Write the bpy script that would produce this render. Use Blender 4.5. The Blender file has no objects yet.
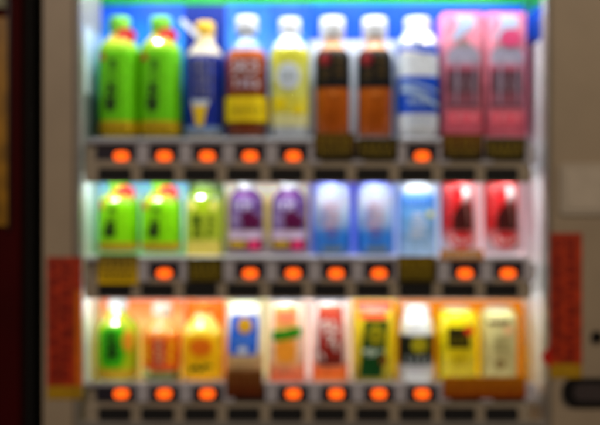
import bpy, bmesh, math, random
from mathutils import Vector
random.seed(7)
S = bpy.context.scene
COL = S.collection
PX = 0.0017            # metres per photo pixel on the machine's front face
D = 1.4167             # camera to front face
def k_at(Y): return (D + Y) / D
def P(x, y, Y=0.0):
    k = k_at(Y)
    return Vector(((x - 300) * PX * k, Y, (212.5 - y) * PX * k))

# ------------------------------------------------------------------ materials
def lin(c): return tuple((v / 255 / 12.92) if v / 255 <= 0.04045 else ((v / 255 + 0.055) / 1.055) ** 2.4 for v in c)
MATS = {}
def mat(name, c, rough=0.4, coat=0.0, metal=0.0, vary=0.06, scale=60, bump=0.0, emis=None, es=0.0, trans=0.0, spec=.5):
    if name in MATS: return MATS[name]
    m = bpy.data.materials.new(name); m.use_nodes = True; MATS[name] = m
    nt = m.node_tree; b = nt.nodes['Principled BSDF']
    L = lin(c)
    tc = nt.nodes.new('ShaderNodeTexCoord'); no = nt.nodes.new('ShaderNodeTexNoise')
    no.inputs['Scale'].default_value = scale; no.inputs['Detail'].default_value = 4
    nt.links.new(tc.outputs['Object'], no.inputs['Vector'])
    r = nt.nodes.new('ShaderNodeValToRGB')
    r.color_ramp.elements[0].position = 0.3; r.color_ramp.elements[1].position = 0.7
    r.color_ramp.elements[0].color = (*[v * (1 - vary * 2) for v in L], 1)
    r.color_ramp.elements[1].color = (*[min(1, v * (1 + vary)) for v in L], 1)
    nt.links.new(no.outputs['Fac'], r.inputs['Fac']); nt.links.new(r.outputs['Color'], b.inputs['Base Color'])
    b.inputs['Roughness'].default_value = rough; b.inputs['Metallic'].default_value = metal
    b.inputs['Specular IOR Level'].default_value = spec; b.inputs['Coat Weight'].default_value = coat; b.inputs['Coat Roughness'].default_value = 0.03
    if coat >= .7: b.inputs['Coat IOR'].default_value = 2.8; b.inputs['Coat Roughness'].default_value = .06
    b.inputs['Transmission Weight'].default_value = trans
    if bump:
        bp = nt.nodes.new('ShaderNodeBump'); bp.inputs['Strength'].default_value = bump; bp.inputs['Distance'].default_value = 0.001
        n2 = nt.nodes.new('ShaderNodeTexNoise'); n2.inputs['Scale'].default_value = 900
        nt.links.new(tc.outputs['Object'], n2.inputs['Vector'])
        nt.links.new(n2.outputs['Fac'], bp.inputs['Height']); nt.links.new(bp.outputs['Normal'], b.inputs['Normal'])
    if emis:
        b.inputs['Emission Color'].default_value = (*lin(emis), 1); b.inputs['Emission Strength'].default_value = es
    return m
def grad(name, stops, rough=0.35, coat=0.3, axis=2):
    """colour runs up the object: stops = [(0..1, rgb)] bottom to top"""
    if name in MATS: return MATS[name]
    m = bpy.data.materials.new(name); m.use_nodes = True; MATS[name] = m
    nt = m.node_tree; b = nt.nodes['Principled BSDF']
    tc = nt.nodes.new('ShaderNodeTexCoord'); sp = nt.nodes.new('ShaderNodeSeparateXYZ')
    nt.links.new(tc.outputs['Generated'], sp.inputs[0])
    r = nt.nodes.new('ShaderNodeValToRGB')
    e = r.color_ramp.elements
    while len(e) < len(stops): e.new(0.5)
    for i, (p, c) in enumerate(stops): e[i].position = p
    for i, (p, c) in enumerate(stops): e[i].color = (*lin(c), 1)
    nt.links.new(sp.outputs[axis], r.inputs['Fac'])
    no = nt.nodes.new('ShaderNodeTexNoise'); no.inputs['Scale'].default_value = 75; no.inputs['Detail'].default_value = 3
    nt.links.new(tc.outputs['Object'], no.inputs['Vector'])
    mr = nt.nodes.new('ShaderNodeMapRange'); mr.inputs[1].default_value = .35; mr.inputs[2].default_value = .65; mr.inputs[3].default_value = .85; mr.inputs[4].default_value = 1.08
    nt.links.new(no.outputs['Fac'], mr.inputs[0])
    mx = nt.nodes.new('ShaderNodeMix'); mx.data_type = 'RGBA'; mx.blend_type = 'MULTIPLY'; mx.inputs[0].default_value = 1.0
    nt.links.new(r.outputs['Color'], mx.inputs[6]); nt.links.new(mr.outputs[0], mx.inputs[7]); nt.links.new(mx.outputs[2], b.inputs['Base Color'])
    b.inputs['Roughness'].default_value = max(rough, .45); b.inputs['Coat Weight'].default_value = coat if coat > .55 else coat * .4
    b.inputs['Coat Roughness'].default_value = 0.03; b.inputs['Coat IOR'].default_value = 1.5; b.inputs['Specular IOR Level'].default_value = .25
    return m
def C(name, c, **k):
    k.setdefault('rough', 0.5); k.setdefault('coat', 0.0); k.setdefault('spec', .2); k.setdefault('vary', 0.06); k.setdefault('scale', 75)
    return mat(name, c, **k)

# ------------------------------------------------------------------ object helpers
def link(name, bm, mats, parent=None, smooth=False):
    bmesh.ops.recalc_face_normals(bm, faces=bm.faces)
    me = bpy.data.meshes.new(name); bm.to_mesh(me); bm.free()
    for m in (mats if isinstance(mats, (list, tuple)) else [mats]): me.materials.append(m)
    if smooth:
        for p in me.polygons: p.use_smooth = True
    o = bpy.data.objects.new(name, me); COL.objects.link(o)
    if parent is not None:
        o.parent = parent
        o.location = -Vector(ABS.get(parent.name, (0, 0, 0)))
    return o
ABS = {}   # world origin of every object used as a parent (no rotations anywhere)
def tag(o, label=None, cat=None, group=None, kind=None):
    if label: o['label'] = label
    if cat: o['category'] = cat
    if group: o['group'] = group
    if kind: o['kind'] = kind
    return o
def empty(name, loc):
    o = bpy.data.objects.new(name, None); COL.objects.link(o); o.location = loc; o.empty_display_size = 0.02
    ABS[o.name] = tuple(loc)
    return o
def box(bm, a, b, bev=0.0, mi=0):
    x0, y0, z0 = [min(a[i], b[i]) for i in range(3)]; x1, y1, z1 = [max(a[i], b[i]) for i in range(3)]
    vs = [bm.verts.new(v) for v in [(x0,y0,z0),(x1,y0,z0),(x1,y1,z0),(x0,y1,z0),(x0,y0,z1),(x1,y0,z1),(x1,y1,z1),(x0,y1,z1)]]
    fs = [bm.faces.new([vs[i] for i in f]) for f in [(0,3,2,1),(4,5,6,7),(0,1,5,4),(1,2,6,5),(2,3,7,6),(3,0,4,7)]]
    for f in fs: f.material_index = mi
    if bev:
        es = list({e for f in fs for e in f.edges})
        bmesh.ops.bevel(bm, geom=es, offset=bev, segments=2, affect='EDGES', profile=0.5)
def pbox(bm, x0, y0, x1, y1, Yf, Yb, bev=0.0, mi=0):
    """box whose front face covers the pixels x0..x1, y0..y1 at depth Yf and runs straight back to Yb"""
    a = P(x0, y1, Yf); b = P(x1, y0, Yf)
    box(bm, (a.x, Yf, a.z), (b.x, Yb, b.z), bev, mi)
def rounded_plate(bm, x0, y0, x1, y1, Yf, Yb, r, segs=6, mi=0):
    a = P(x0, y1, Yf); b = P(x1, y0, Yf); r = r * PX * k_at(Yf)
    pts = []
    for cx, cz, a0 in ((b.x - r, b.z - r, 0), (a.x + r, b.z - r, 90), (a.x + r, a.z + r, 180), (b.x - r, a.z + r, 270)):
        for i in range(segs + 1):
            t = math.radians(a0 + 90 * i / segs); pts.append((cx + r * math.cos(t), cz + r * math.sin(t)))
    f = [bm.verts.new((x, Yf, z)) for x, z in pts]; g = [bm.verts.new((x, Yb, z)) for x, z in pts]
    n = len(pts)
    fs = [bm.faces.new(f), bm.faces.new(g[::-1])] + [bm.faces.new((f[i], f[(i+1) % n], g[(i+1) % n], g[i])) for i in range(n)]
    for q in fs: q.material_index = mi
def dup(root, loc, label, group=None):
    r = root.copy(); COL.objects.link(r); r.location = loc; r['label'] = label
    if group: r['group'] = group
    r.rotation_euler = (0, 0, random.uniform(-.06, .06))
    for ch in list(root.children):
        c = ch.copy(); COL.objects.link(c); c.parent = r
        for g in list(ch.children):
            d = g.copy(); COL.objects.link(d); d.parent = c
    return r

# ------------------------------------------------------------------ drinks
class Prod:
    """a drink; u = photo pixels from its axis, v = photo pixel row; both scaled to its depth"""
    def __init__(s, name, label, cat, cx, base, prof, n=2.0, group=None, Y=0.085, flat=1.0):
        s.Y = Y; s.q = PX * k_at(Y); s.cx = cx; s.base = base; s.prof = sorted(prof, key=lambda p: p[0]); s.n = n; s.flat = flat
        s.o = P(cx, base, Y); s.root = empty(name, s.o); tag(s.root, label, cat, group)
        s.cnt = 0
    def w(s, v):
        p = s.prof
        if v <= p[0][0]: return p[0][1]
        for (a, wa), (b, wb) in zip(p, p[1:]):
            if v <= b: return wa + (wb - wa) * (v - a) / (b - a) if b > a else wb
        return p[-1][1]
    def z(s, v): return (s.base - v) * s.q
    def surf(s, u, v, off=0.0):
        w = s.w(v); n = s.n; t = min(abs(u) / w, 0.999)
        y = w * (1 - t ** n) ** (1 / n) * s.flat
        # push outward along an approximate normal
        return Vector((u * (1 + off / w), -(y + off), 0)) * s.q + Vector((0, 0, s.z(v)))
    def mk(s, name, bm, m, parent=None, smooth=True, label=None):
        par = parent or s.root
        bmesh.ops.recalc_face_normals(bm, faces=bm.faces)
        me = bpy.data.meshes.new(name); bm.to_mesh(me); bm.free()
        for x in (m if isinstance(m, (list, tuple)) else [m]): me.materials.append(x)
        if smooth:
            for p in me.polygons: p.use_smooth = True
        o = bpy.data.objects.new(name, me); COL.objects.link(o); o.parent = par
        if label: o['label'] = label
        return o
    def ring(s, bm, w, v, n, segs, rib=0.0, dx=0.0):
        vs = []
        for i in range(segs):
            a = 2 * math.pi * (i + 0.5) / segs; c, d = math.cos(a), math.sin(a)
            R = w / (abs(c) ** n + abs(d) ** n) ** (1 / n)
            if rib and i % 2: R *= 1 - rib
            vs.append(bm.verts.new(((dx + R * c) * s.q, R * d * s.q * s.flat, s.z(v))))
        return vs
    def lathe(s, name, prof, m, n=None, segs=40, parent=None, rib=0.0, label=None, bands=None, dx=0.0):
        """prof = [(v, halfwidth)] from bottom (large v) to top"""
        n = n or s.n; bm = bmesh.new(); prev = None; first = None
        for v, w in prof:
            r = s.ring(bm, w, v, n, segs, rib, dx)
            if prev is None: first = r
            else:
                for i in range(segs):
                    f = bm.faces.new((prev[0][i], prev[0][(i+1) % segs], r[(i+1) % segs], r[i]))
                    if bands:
                        mid = (v + prev[1]) / 2
                        for bi, (b0, b1) in enumerate(bands):
                            if b0 <= mid <= b1: f.material_index = bi
            prev = (r, v)
        bm.faces.new(first); bm.faces.new(prev[0])
        return s.mk(name, bm, m, parent, label=label)
    def sleeve(s, name, bands, off=0.35, parent=None, step=2.5, label=None):
        """printed label wrapped all round; bands = [(v0, v1, mat)] top to bottom"""
        bm = bmesh.new(); segs = 40; prev = None
        vs = []
        for bi, (v0, v1, m) in enumerate(bands):
            cnt = max(1, int((v1 - v0) / step))
            for i in range(cnt): vs.append((v0 + (v1 - v0) * i / cnt, bi))
        vs.append((bands[-1][1], len(bands) - 1))
        for v, bi in vs:
            r = s.ring(bm, s.w(v) + off, v, s.n, segs)
            if prev:
                for i in range(segs):
                    f = bm.faces.new((prev[0][i], prev[0][(i+1) % segs], r[(i+1) % segs], r[i])); f.material_index = prev[1]
            prev = (r, bi)
        return s.mk(name, bm, [b[2] for b in bands], parent, label=label)
    def rows(s, name, rows, m, parent=None, off=0.7, across=10, label=None, bm=None):
        """decal given by its left and right edge at several heights: [(v, u0, u1)]"""
        own = bm is None; bm = bm or bmesh.new()
        full = []
        for a, b in zip(rows, rows[1:]):
            c = max(1, int(abs(b[0] - a[0]) / 2.0))
            for i in range(c): full.append(tuple(a[j] + (b[j] - a[j]) * i / c for j in range(3)))
        full.append(rows[-1]); prev = None
        for v, u0, u1 in full:
            r = [bm.verts.new(s.surf(u0 + (u1 - u0) * i / across, v, off)) for i in range(across + 1)]
            if prev:
                for i in range(across): bm.faces.new((prev[i], prev[i+1], r[i+1], r[i]))
            prev = r
        if own: return s.mk(name, bm, m, parent, label=label)
    def disc(s, name, u, v, ru, rv, m, parent=None, off=0.8, label=None):
        rr = []
        for i in range(11):
            t = math.pi * i / 10; h = max(0.05, math.sin(t)) * ru
            rr.append((v - rv * math.cos(t), u - h, u + h))
        return s.rows(name, rr, m, parent, off, label=label)
    def strokes(s, name, lines, m, parent=None, off=1.0, label=None):
        """painted strokes: [(width, [(u,v),...])]"""
        bm = bmesh.new()
        for k, (wd, pts) in enumerate(lines):
            o2 = off + 0.03 * k; dense = []
            for a, b in zip(pts, pts[1:]):
                L = math.hypot(b[0]-a[0], b[1]-a[1]); c = max(1, int(L / 1.5))
                for i in range(c): dense.append((a[0] + (b[0]-a[0]) * i / c, a[1] + (b[1]-a[1]) * i / c))
            dense.append(pts[-1]); prev = None
            for i, p in enumerate(dense):
                q0 = dense[max(0, i-1)]; q1 = dense[min(len(dense)-1, i+1)]
                dx, dy = q1[0]-q0[0], q1[1]-q0[1]; L = math.hypot(dx, dy) or 1
                t = i / max(1, len(dense)-1); h = wd / 2 * (1.0 - 0.35 * t)
                nx, ny = -dy / L * h, dx / L * h
                r = [bm.verts.new(s.surf(p[0] + nx * e, p[1] + ny * e, o2)) for e in (-1, 1)]
                if prev: bm.faces.new((prev[0], prev[1], r[1], r[0]))
                prev = r
        return s.mk(name, bm, m, parent, smooth=False, label=label)

def bottle_prof(base, sh, neck, capb, W, nw):
    return [(base, W * .80), (base - 1.2, W * .93), (base - 4, W), (sh + 4, W), (sh, W * .97), (sh - (sh - neck) * .45, W * .80),
            (sh - (sh - neck) * .8, W * .55 if W * .55 > nw else nw), (neck, nw), (capb, nw)]
def cap_prof(bottom, top, w):
    return [(bottom, w * .97), (bottom - 1.6, w), (bottom - 1.9, w * .93), (bottom - 2.4, w * .99), (top + 1.4, w * .98), (top + .4, w * .94), (top, w * .86)]

# hand-drawn strokes: a 10 x 10 box per character
CHA = [[(0.6, 2), (9.4, 1.8)], [(3, .4), (3.2, 3.2)], [(7, .2), (6.8, 3.2)], [(5, 3.2), (3, 5), (.6, 6.2)], [(5, 3.2), (7.2, 5), (9.6, 6)],
       [(2.4, 6.6), (7.8, 6.4)], [(5, 5), (5.1, 10)], [(3.2, 7.4), (1.8, 9.2)], [(6.8, 7.4), (8.4, 9)]]
O_ = [[(1, 3), (7, 2.6)], [(4, .6), (4, 8.6), (2, 9.2), (1.2, 7.6), (3.2, 5.8), (6.6, 5), (8.8, 6.6), (8, 9), (5.6, 9.6)], [(7.4, 1), (9.2, 2.6)]]
I_ = [[(2, 2), (2.2, 7), (3.6, 8.6)], [(7, 2.4), (8.4, 5), (8.4, 7)]]
def glyph(g, x, y, w, h, wd): return [(wd, [(x + a / 10 * w, y + b / 10 * h) for a, b in l]) for l in g]
def scribble(x, y, w, h, wd, n=4, seed=1):
    """dense character-like strokes where the photo's print cannot be read"""
    r = random.Random(seed); out = []
    for i in range(n):
        if i % 2: a = x + w * r.uniform(.1, .9); out.append((wd, [(a, y + h * r.uniform(0, .3)), (a + w * r.uniform(-.15, .15), y + h * r.uniform(.6, 1))]))
        else: b = y + h * (i + .5) / n; out.append((wd, [(x + w * r.uniform(0, .2), b), (x + w * r.uniform(.7, 1), b + h * r.uniform(-.1, .1))]))
    return out
def text_line(x, y, w, h, wd, chars, seed=1, vertical=False):
    out = []
    for i in range(chars):
        if vertical: out += scribble(x, y + h * i / chars, w, h / chars * .85, wd, 4, seed + i)
        else: out += scribble(x + w * i / chars, y, w / chars * .8, h, wd, 3, seed + i)
    return out

INK = C('black_ink', (18, 22, 14)); WHITE = C('white_print', (235, 238, 240)); GOLD = C('gold_print', (214, 160, 30))
PLAIN = C('white_plastic', (226, 230, 234), rough=.35, coat=.4)

def green_tea(label, cx, base, top, W, capc, group, bodyc, bandc, tall):
    H = base - top
    sh = top + H * .27; neck = top + H * .15; capb = top + H * .12
    pr = bottle_prof(base, sh, neck, capb, W, 8.5)
    p = Prod('green_tea_bottle', label, 'bottle', cx, base, pr, n=3.0, group=group)
    p.lathe('bottle_body', pr, C('tea_yellow_' + tall, (205, 200, 40), coat=.8), n=3.0)
    p.lathe('cap', cap_prof(capb + .5, top, 10.5), capc, n=2, segs=56, rib=.03)
    lb = p.sleeve('label', [(sh - 5, sh + 2, C('lime_' + tall, (150, 200, 30))), (sh + 2, base - H * .13, bodyc), (base - H * .13, base - 1, bandc)])
    L = sh + H * .10; hh = (base - H * .2 - L)
    p.strokes('lettering', glyph(O_, -6, L - 1, 8, hh * .22, 2.0) + glyph(I_, -6, L + hh * .24, 8, hh * .16, 1.6) + glyph(O_, -9, L + hh * .42, 11, hh * .26, 2.8) + glyph(CHA, -11, L + hh * .7, 13, hh * .28, 3.0), INK, lb)
    p.disc('red_seal', -12.5, sh + H * .08, 3, 4, C('seal', (190, 70, 40)), lb)
    p.strokes('small_print', text_line(-14, base - H * .09, 28, H * .05, .9, 9, 3), C('tea_brown', (110, 80, 10)), lb, off=.8)
    # oval promotional tag hooked on the neck, leaning right
    st = bpy.data.objects.new('neck_tag', None)
    bm = bmesh.new(); ring = []
    for yy in (-12.6, -11.8):
        ring.append([bm.verts.new(((8.5 + 10 * math.cos(t)) * p.q, yy * p.q, p.z(sh - H * .10) + 7.6 * math.sin(t) * p.q)) for t in [2 * math.pi * i / 28 for i in range(28)]])
    bm.faces.new(ring[0]); bm.faces.new(ring[1])
    for i in range(28): bm.faces.new((ring[0][i], ring[0][(i+1) % 28], ring[1][(i+1) % 28], ring[1][i]))
    bpy.data.objects.remove(st)
    t = p.mk('neck_tag', bm, C('tag_red', (225, 22, 40)), smooth=False)
    bm = bmesh.new()
    for i in range(4):
        zz = p.z(sh - H * .10 - 2.6 + i * 1.7); box(bm, ((2.5) * p.q, -12.75 * p.q, zz), ((14.5 - (i % 2) * 2) * p.q, -12.62 * p.q, zz + .8 * p.q))
    p.mk('lettering', bm, C('tag_pink', (235, 110, 100)), t, smooth=False)
    return p

# ------------------------------------------------------------------ TOP ROW
G1 = 'green tea bottles'; BASE1 = 138.5
a = green_tea('tall green tea bottle with red neck tag, leftmost on the top shelf', 120, BASE1, 18, 19.8, C('cap_green', (120, 205, 60)), 'green tea bottles on the top shelf', C('tea_green', (100, 200, 0)), C('olive_band', (190, 160, 10)), 'tall')
def shift(p, cx): v = p.o.copy(); v.x = P(cx, p.base, p.Y).x; return v
dup(a.root, shift(a, 161), 'tall green tea bottle with red neck tag, touching the navy bottle')

# 3 navy bottle
pr = bottle_prof(BASE1, 60, 42, 36, 19.3, 9)
p = Prod('coffee_bottle', 'navy blue bottle with a gold cap and small yellow cup picture', 'bottle', 205, BASE1, pr, n=2.4)
NV = C('navy', (2, 36, 140), vary=.25); p.lathe('bottle_body', pr, C('pale_gold', (190, 176, 140)))
p.lathe('cap', cap_prof(37.5, 23, 9.8), C('gold_cap', (228, 185, 60), metal=.3), n=2, segs=56, rib=.03)
lb = p.sleeve('label', [(50, 58, C('blue_shoulder', (190, 182, 165))), (58, 128, NV), (128, 135, C('grey_blue', (120, 150, 190)))])
p.strokes('lettering', text_line(-6, 62, 12, 38, .9, 4, 11, True) + [(.8, [(8, 62), (8, 104)]), (.8, [(-9, 62), (-9, 104)])], C('tan_print', (170, 170, 165)), lb)
p.rows('cup_picture', [(108, -10, 4), (124, -7, 1), (128, -6, 0)], C('cup_yellow', (235, 200, 20)), lb)
p.rows('cup_foam', [(102, -11, 6), (108, -10.5, 5.5)], C('foam', (190, 205, 225)), lb)
bm = bmesh.new()
vs = []
for (u, v) in [(-24, 24), (-20, 21), (-4, 36), (-7, 41)]:
    vs.append((u, v))
f = [bm.verts.new((u * p.q, -12 * p.q, p.z(v))) for u, v in vs]; g = [bm.verts.new((u * p.q, -11.3 * p.q, p.z(v))) for u, v in vs]
bm.faces.new(f); bm.faces.new(g); [bm.faces.new((f[i], f[(i+1) % 4], g[(i+1) % 4], g[i])) for i in range(4)]
p.mk('neck_tag', bm, PLAIN, smooth=False)

# 4 black tea with yellow tag
pr = bottle_prof(BASE1, 58, 38, 31, 20, 7)
p = Prod('black_tea_bottle', 'brown tea bottle with orange red label and yellow band near its base', 'bottle', 247, BASE1, pr, n=2.6)
p.lathe('bottle_body', pr, grad('tea_clear', [(0, (120, 50, 4)), (.6, (130, 60, 10)), (.74, (100, 140, 190)), (1, (150, 180, 215))], coat=1.0))
p.lathe('neck_liquid', [(50, 10), (44, 9), (38, 8.2), (33.5, 7.6)], C('dark_tea', (70, 42, 25), coat=.8), n=2)
p.lathe('cap', cap_prof(33, 17.5, 11.2), PLAIN, n=2, segs=56, rib=.03)
lb = p.sleeve('label', [(53, 60, C('label_orange', (176, 84, 20))), (60, 74, C('label_red', (150, 60, 14))), (74, 97, C('label_amber', (128, 52, 20)))])
p.strokes('lettering', text_line(-13, 64, 26, 8, 2.2, 5, 21) + [(2.2, [(-13, 77), (-4, 72), (4, 78), (13, 72)])] + text_line(-12, 82, 25, 9, 2.2, 4, 31), C('lav_print', (205, 195, 205)), lb)
p.strokes('leaf_picture', [(2.4, [(-4, 90), (0, 84), (5, 90)])], C('blue_violet', (70, 60, 150)), lb, off=1.5)
bd = p.sleeve('promotional_band', [(99, 124, C('band_yellow', (232, 205, 8)))], off=2.0)
p.strokes('lettering', text_line(-13, 110, 26, 6, 1.2, 6, 41), C('olive_ink', (105, 100, 10)), bd, off=2.6)

# 5 lemon
pr = bottle_prof(BASE1, 52, 38, 33, 19.4, 9)
p = Prod('lemon_drink_bottle', 'pale yellow lemon drink bottle with a round white emblem and a white cap', 'bottle', 290, BASE1, pr, n=2.6)
p.lathe('bottle_body', pr, C('milky', (205, 220, 232), coat=.9))
p.lathe('cap', cap_prof(34.5, 19.5, 11), PLAIN, n=2, segs=56, rib=.03)
lb = p.sleeve('label', [(51, 66, C('lem1', (206, 206, 60))), (66, 98, C('lem2', (204, 208, 100))), (98, 116, C('lem3', (214, 208, 70))), (116, 128, C('lem4', (215, 215, 150)))])
p.disc('emblem', -1, 79, 11, 13, C('pale_blue_print', (205, 218, 228)), lb)
p.strokes('lettering', text_line(-8, 74, 14, 9, 1.5, 3, 51), C('grey_print', (110, 130, 140)), lb, off=1.4)
p.disc('lemon_picture', -9, 106, 6, 6, C('lemon_yellow', (232, 212, 0)), lb)
p.disc('lemon_picture', 8, 112, 5, 5, MATS['lemon_yellow'], lb)

# 6,7 brown tea
pr = bottle_prof(BASE1, 56, 44, 36, 17.3, 9)
p = Prod('brown_tea_bottle', 'brown tea bottle with a black label and big white cap, beside the lemon drink', 'bottle', 332.5, BASE1, pr, n=2.6, group='brown tea bottles with black labels')
p.lathe('bottle_body', pr, grad('brown_tea', [(0, (165, 76, 2)), (.45, (186, 92, 2)), (.72, (190, 110, 60)), (.85, (224, 160, 110)), (1, (224, 170, 120))], coat=1.0))
p.lathe('cap', cap_prof(38.5, 18.5, 12.6), PLAIN, n=2, segs=56, rib=.03)
lb = p.sleeve('label', [(52, 90, C('label_black', (3, 3, 3)))])
p.disc('red_seal', -8, 62, 5.5, 6.5, C('seal_red', (120, 16, 20)), lb)
p.strokes('lettering', text_line(0, 58, 12, 24, .9, 3, 61, True) + text_line(-12, 72, 9, 12, .7, 2, 64, True), C('dull_gold', (96, 72, 12)), lb)
p.disc('drop_picture', 0, 95.5, 4, 2.5, C('amber_drop', (205, 115, 40)), None, off=.6)
dup(p.root, shift(p, 374.5), 'brown tea bottle with a black label and big white cap, beside the sports drink')

# 8 sports drink
pr = [(BASE1 + 3, 15), (140, 18.5), (136, 20), (56, 20), (46, 19.8), (41, 18.5), (36, 15), (34, 12), (31, 12)]
p = Prod('sports_drink_bottle', 'white and blue sports drink bottle with a white wave across its blue middle', 'bottle', 417, BASE1 + 3, pr, n=2.8)
p.lathe('bottle_body', pr, C('milk_white', (215, 226, 238), coat=.8))
p.lathe('cap', cap_prof(33, 19, 13), PLAIN, n=2, segs=56, rib=.03)
BL = C('sport_blue', (4, 76, 205))
lb = p.sleeve('label', [(49, 57, BL), (57, 79, C('white_label', (215, 224, 232))), (79, 116, BL), (116, 130, MATS['white_label'])])
p.rows('wave_band', [(54, -18, -10), (57, -18, 2), (58, -18, 18)], WHITE, lb, off=.9)
p.strokes('wave', [(6, [(-17, 92), (-6, 94), (4, 99), (12, 105), (18, 108)]), (3, [(-17, 86), (-2, 88), (10, 92), (18, 95)])], C('wave_white', (165, 195, 230)), lb)
p.strokes('lettering', text_line(-12, 100, 20, 8, 1.8, 6, 71), C('wave_white', (165, 195, 230)), lb, off=1.5)
p.strokes('small_print', text_line(-12, 120, 24, 6, .8, 8, 75), C('grey_blue2', (120, 150, 195)), lb)

# 9,10 pink packs with dark bottles
def pink_pack(label, cx, group):
    pr = [(BASE1, 19.5), (137.5, 20.5), (24, 20.5), (19, 19.8)]
    p = Prod('pink_drink_pack', label, 'drink pack', cx, BASE1, pr, n=6.0, group=group, Y=.09, flat=.9)
    p.lathe('carton', [(BASE1, 19.8), (138, 20.5), (18, 20.5), (17, 20)], grad('pink_carton', [(0, (226, 92, 112)), (.2, (230, 130, 152)), (.75, (230, 142, 165)), (1, (224, 120, 155))], coat=.3), n=9, segs=64)
    w = p.rows('window_print', [(44, -3, 3), (50, -9, 9), (54, -14, 14), (58, -16, 16), (110, -16, 16)], grad('bottle_print', [(0, (96, 60, 74)), (.12, (150, 80, 98)), (.3, (80, 48, 60)), (.52, (96, 62, 78)), (.6, (190, 84, 112)), (.68, (172, 168, 192)), (.85, (150, 150, 175)), (.95, (150, 130, 120)), (1, (140, 125, 130))]), off=.5)
    p.rows('splash_print', [(18, -8, 8), (28, -6, 12), (36, -9, 4), (44, -13, -6)], C('ice_print', (180, 200, 232)), off=.5)
    p.rows('base_print', [(114, -19, 19), (126, -19, 19)], C('rose_print', (232, 72, 96)), off=.5)
    p.strokes('lettering', text_line(-14, 115, 28, 9, 1.6, 6, 81), C('pale_pink', (235, 150, 165)), off=1.0)
    p.strokes('bottle_lettering', text_line(-11, 82, 22, 12, 1.5, 4, 85), C('grey_mauve', (150, 125, 140)), w, off=1.0)
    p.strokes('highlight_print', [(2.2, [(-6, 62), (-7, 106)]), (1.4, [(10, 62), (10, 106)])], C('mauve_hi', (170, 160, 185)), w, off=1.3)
    return p
a = pink_pack('pink drink pack with a pale splash, beside the sports drink', 460, 'pink drink packs')
b = pink_pack('pink drink pack with a magenta disc, rightmost on the top shelf', 502.5, 'pink drink packs')
b.disc('magenta_disc', 3, 42, 10, 9, C('magenta', (222, 76, 128)), off=1.4)

# ------------------------------------------------------------------ MIDDLE ROW
BASE2 = 251
a = green_tea('small green tea bottle at the left end of the middle shelf', 119, BASE2, 181.5, 19.4, C('cap_green2', (130, 215, 60)), 'green tea bottles on the middle shelf', C('tea_green2', (134, 226, 0)), C('yellow_band', (205, 170, 30)), 'small')
dup(a.root, shift(a, 161.5), 'small green tea bottle beside the lime carton on the middle shelf')

# 3 lime carton
pr = [(258, 16), (256, 17), (200, 17), (196, 15.5), (192, 12), (190, 11)]
p = Prod('lime_drink_bottle', 'short yellow green bottle between the green tea and purple grape drinks', 'bottle', 204, 258, pr, n=4.0)
p.lathe('bottle_body', pr, C('lime_body', (130, 165, 20), coat=.8))
p.lathe('cap', cap_prof(191, 184, 10), C('cap_olive', (120, 150, 90)), n=2, segs=56, rib=.03)
lb = p.sleeve('label', [(200, 212, C('lime_a', (160, 190, 10))), (212, 240, C('lime_b', (176, 198, 45))), (240, 256, C('lime_c', (220, 205, 95)))])
p.strokes('lettering', glyph(CHA, -11, 214, 12, 13, 2.6) + glyph(O_, -10, 227, 11, 10, 2) + text_line(4, 214, 8, 24, 1.2, 4, 91, True), C('olive_green', (60, 92, 0)), lb)
p.disc('leaf_spot', -10, 206, 4, 4, C('bright_spot', (235, 225, 110)), lb); p.disc('leaf_spot', 11, 206, 4, 4, C('bright_spot', (235, 225, 110)), lb)

# 4,5 grape
def grape(label, cx, group):
    pr = [(250.5, 15.5), (249, 17), (246, 17.5), (204, 17.5), (198, 16.6), (193, 14), (190, 9), (186, 8)]
    p = Prod('grape_drink_bottle', label, 'bottle', cx, 250.5, pr, n=2.4, group=group)
    p.lathe('bottle_body', pr, C('grape_body', (90, 36, 112), coat=.6))
    p.lathe('cap', cap_prof(189, 181, 9.5), PLAIN, n=2, segs=56, rib=.03)
    lb = p.sleeve('label', [(198, 230, grad('grape_label', [(0, (60, 10, 84)), (.3, (66, 14, 92)), (.62, (140, 120, 168)), (.8, (76, 30, 104)), (1, (110, 80, 145))])), (230, 239, C('lilac', (205, 185, 215))), (239, 250, C('deep_purple', (70, 20, 80)))])
    for u, v in [(0, 214), (5, 217), (-4, 218), (9, 221), (1, 221), (6, 225), (-2, 225)]:
        p.disc('grape_picture', u + 3, v, 4, 4, C('grape_print', (80, 0, 56)), lb, off=.9 + .05 * (u + v - 205) / 10)
    p.strokes('lettering', text_line(-12, 202, 20, 8, 1.6, 4, 95), C('violet_ink', (200, 190, 225)), lb)
    p.rows('yellow_panel', [(240, -14, 1), (247, -14, 1)], C('mustard', (190, 155, 15)), lb, off=.9)
    p.rows('pink_panel', [(239.5, 3.5, 14), (249, 3.5, 14)], C('hot_pink', (220, 50, 105)), lb, off=.9)
    return p
a = grape('purple grape drink bottle beside the short yellow green bottle', 246, 'purple grape drink bottles')
dup(a.root, shift(a, 289), 'purple grape drink bottle beside the blue and white cans')

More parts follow.
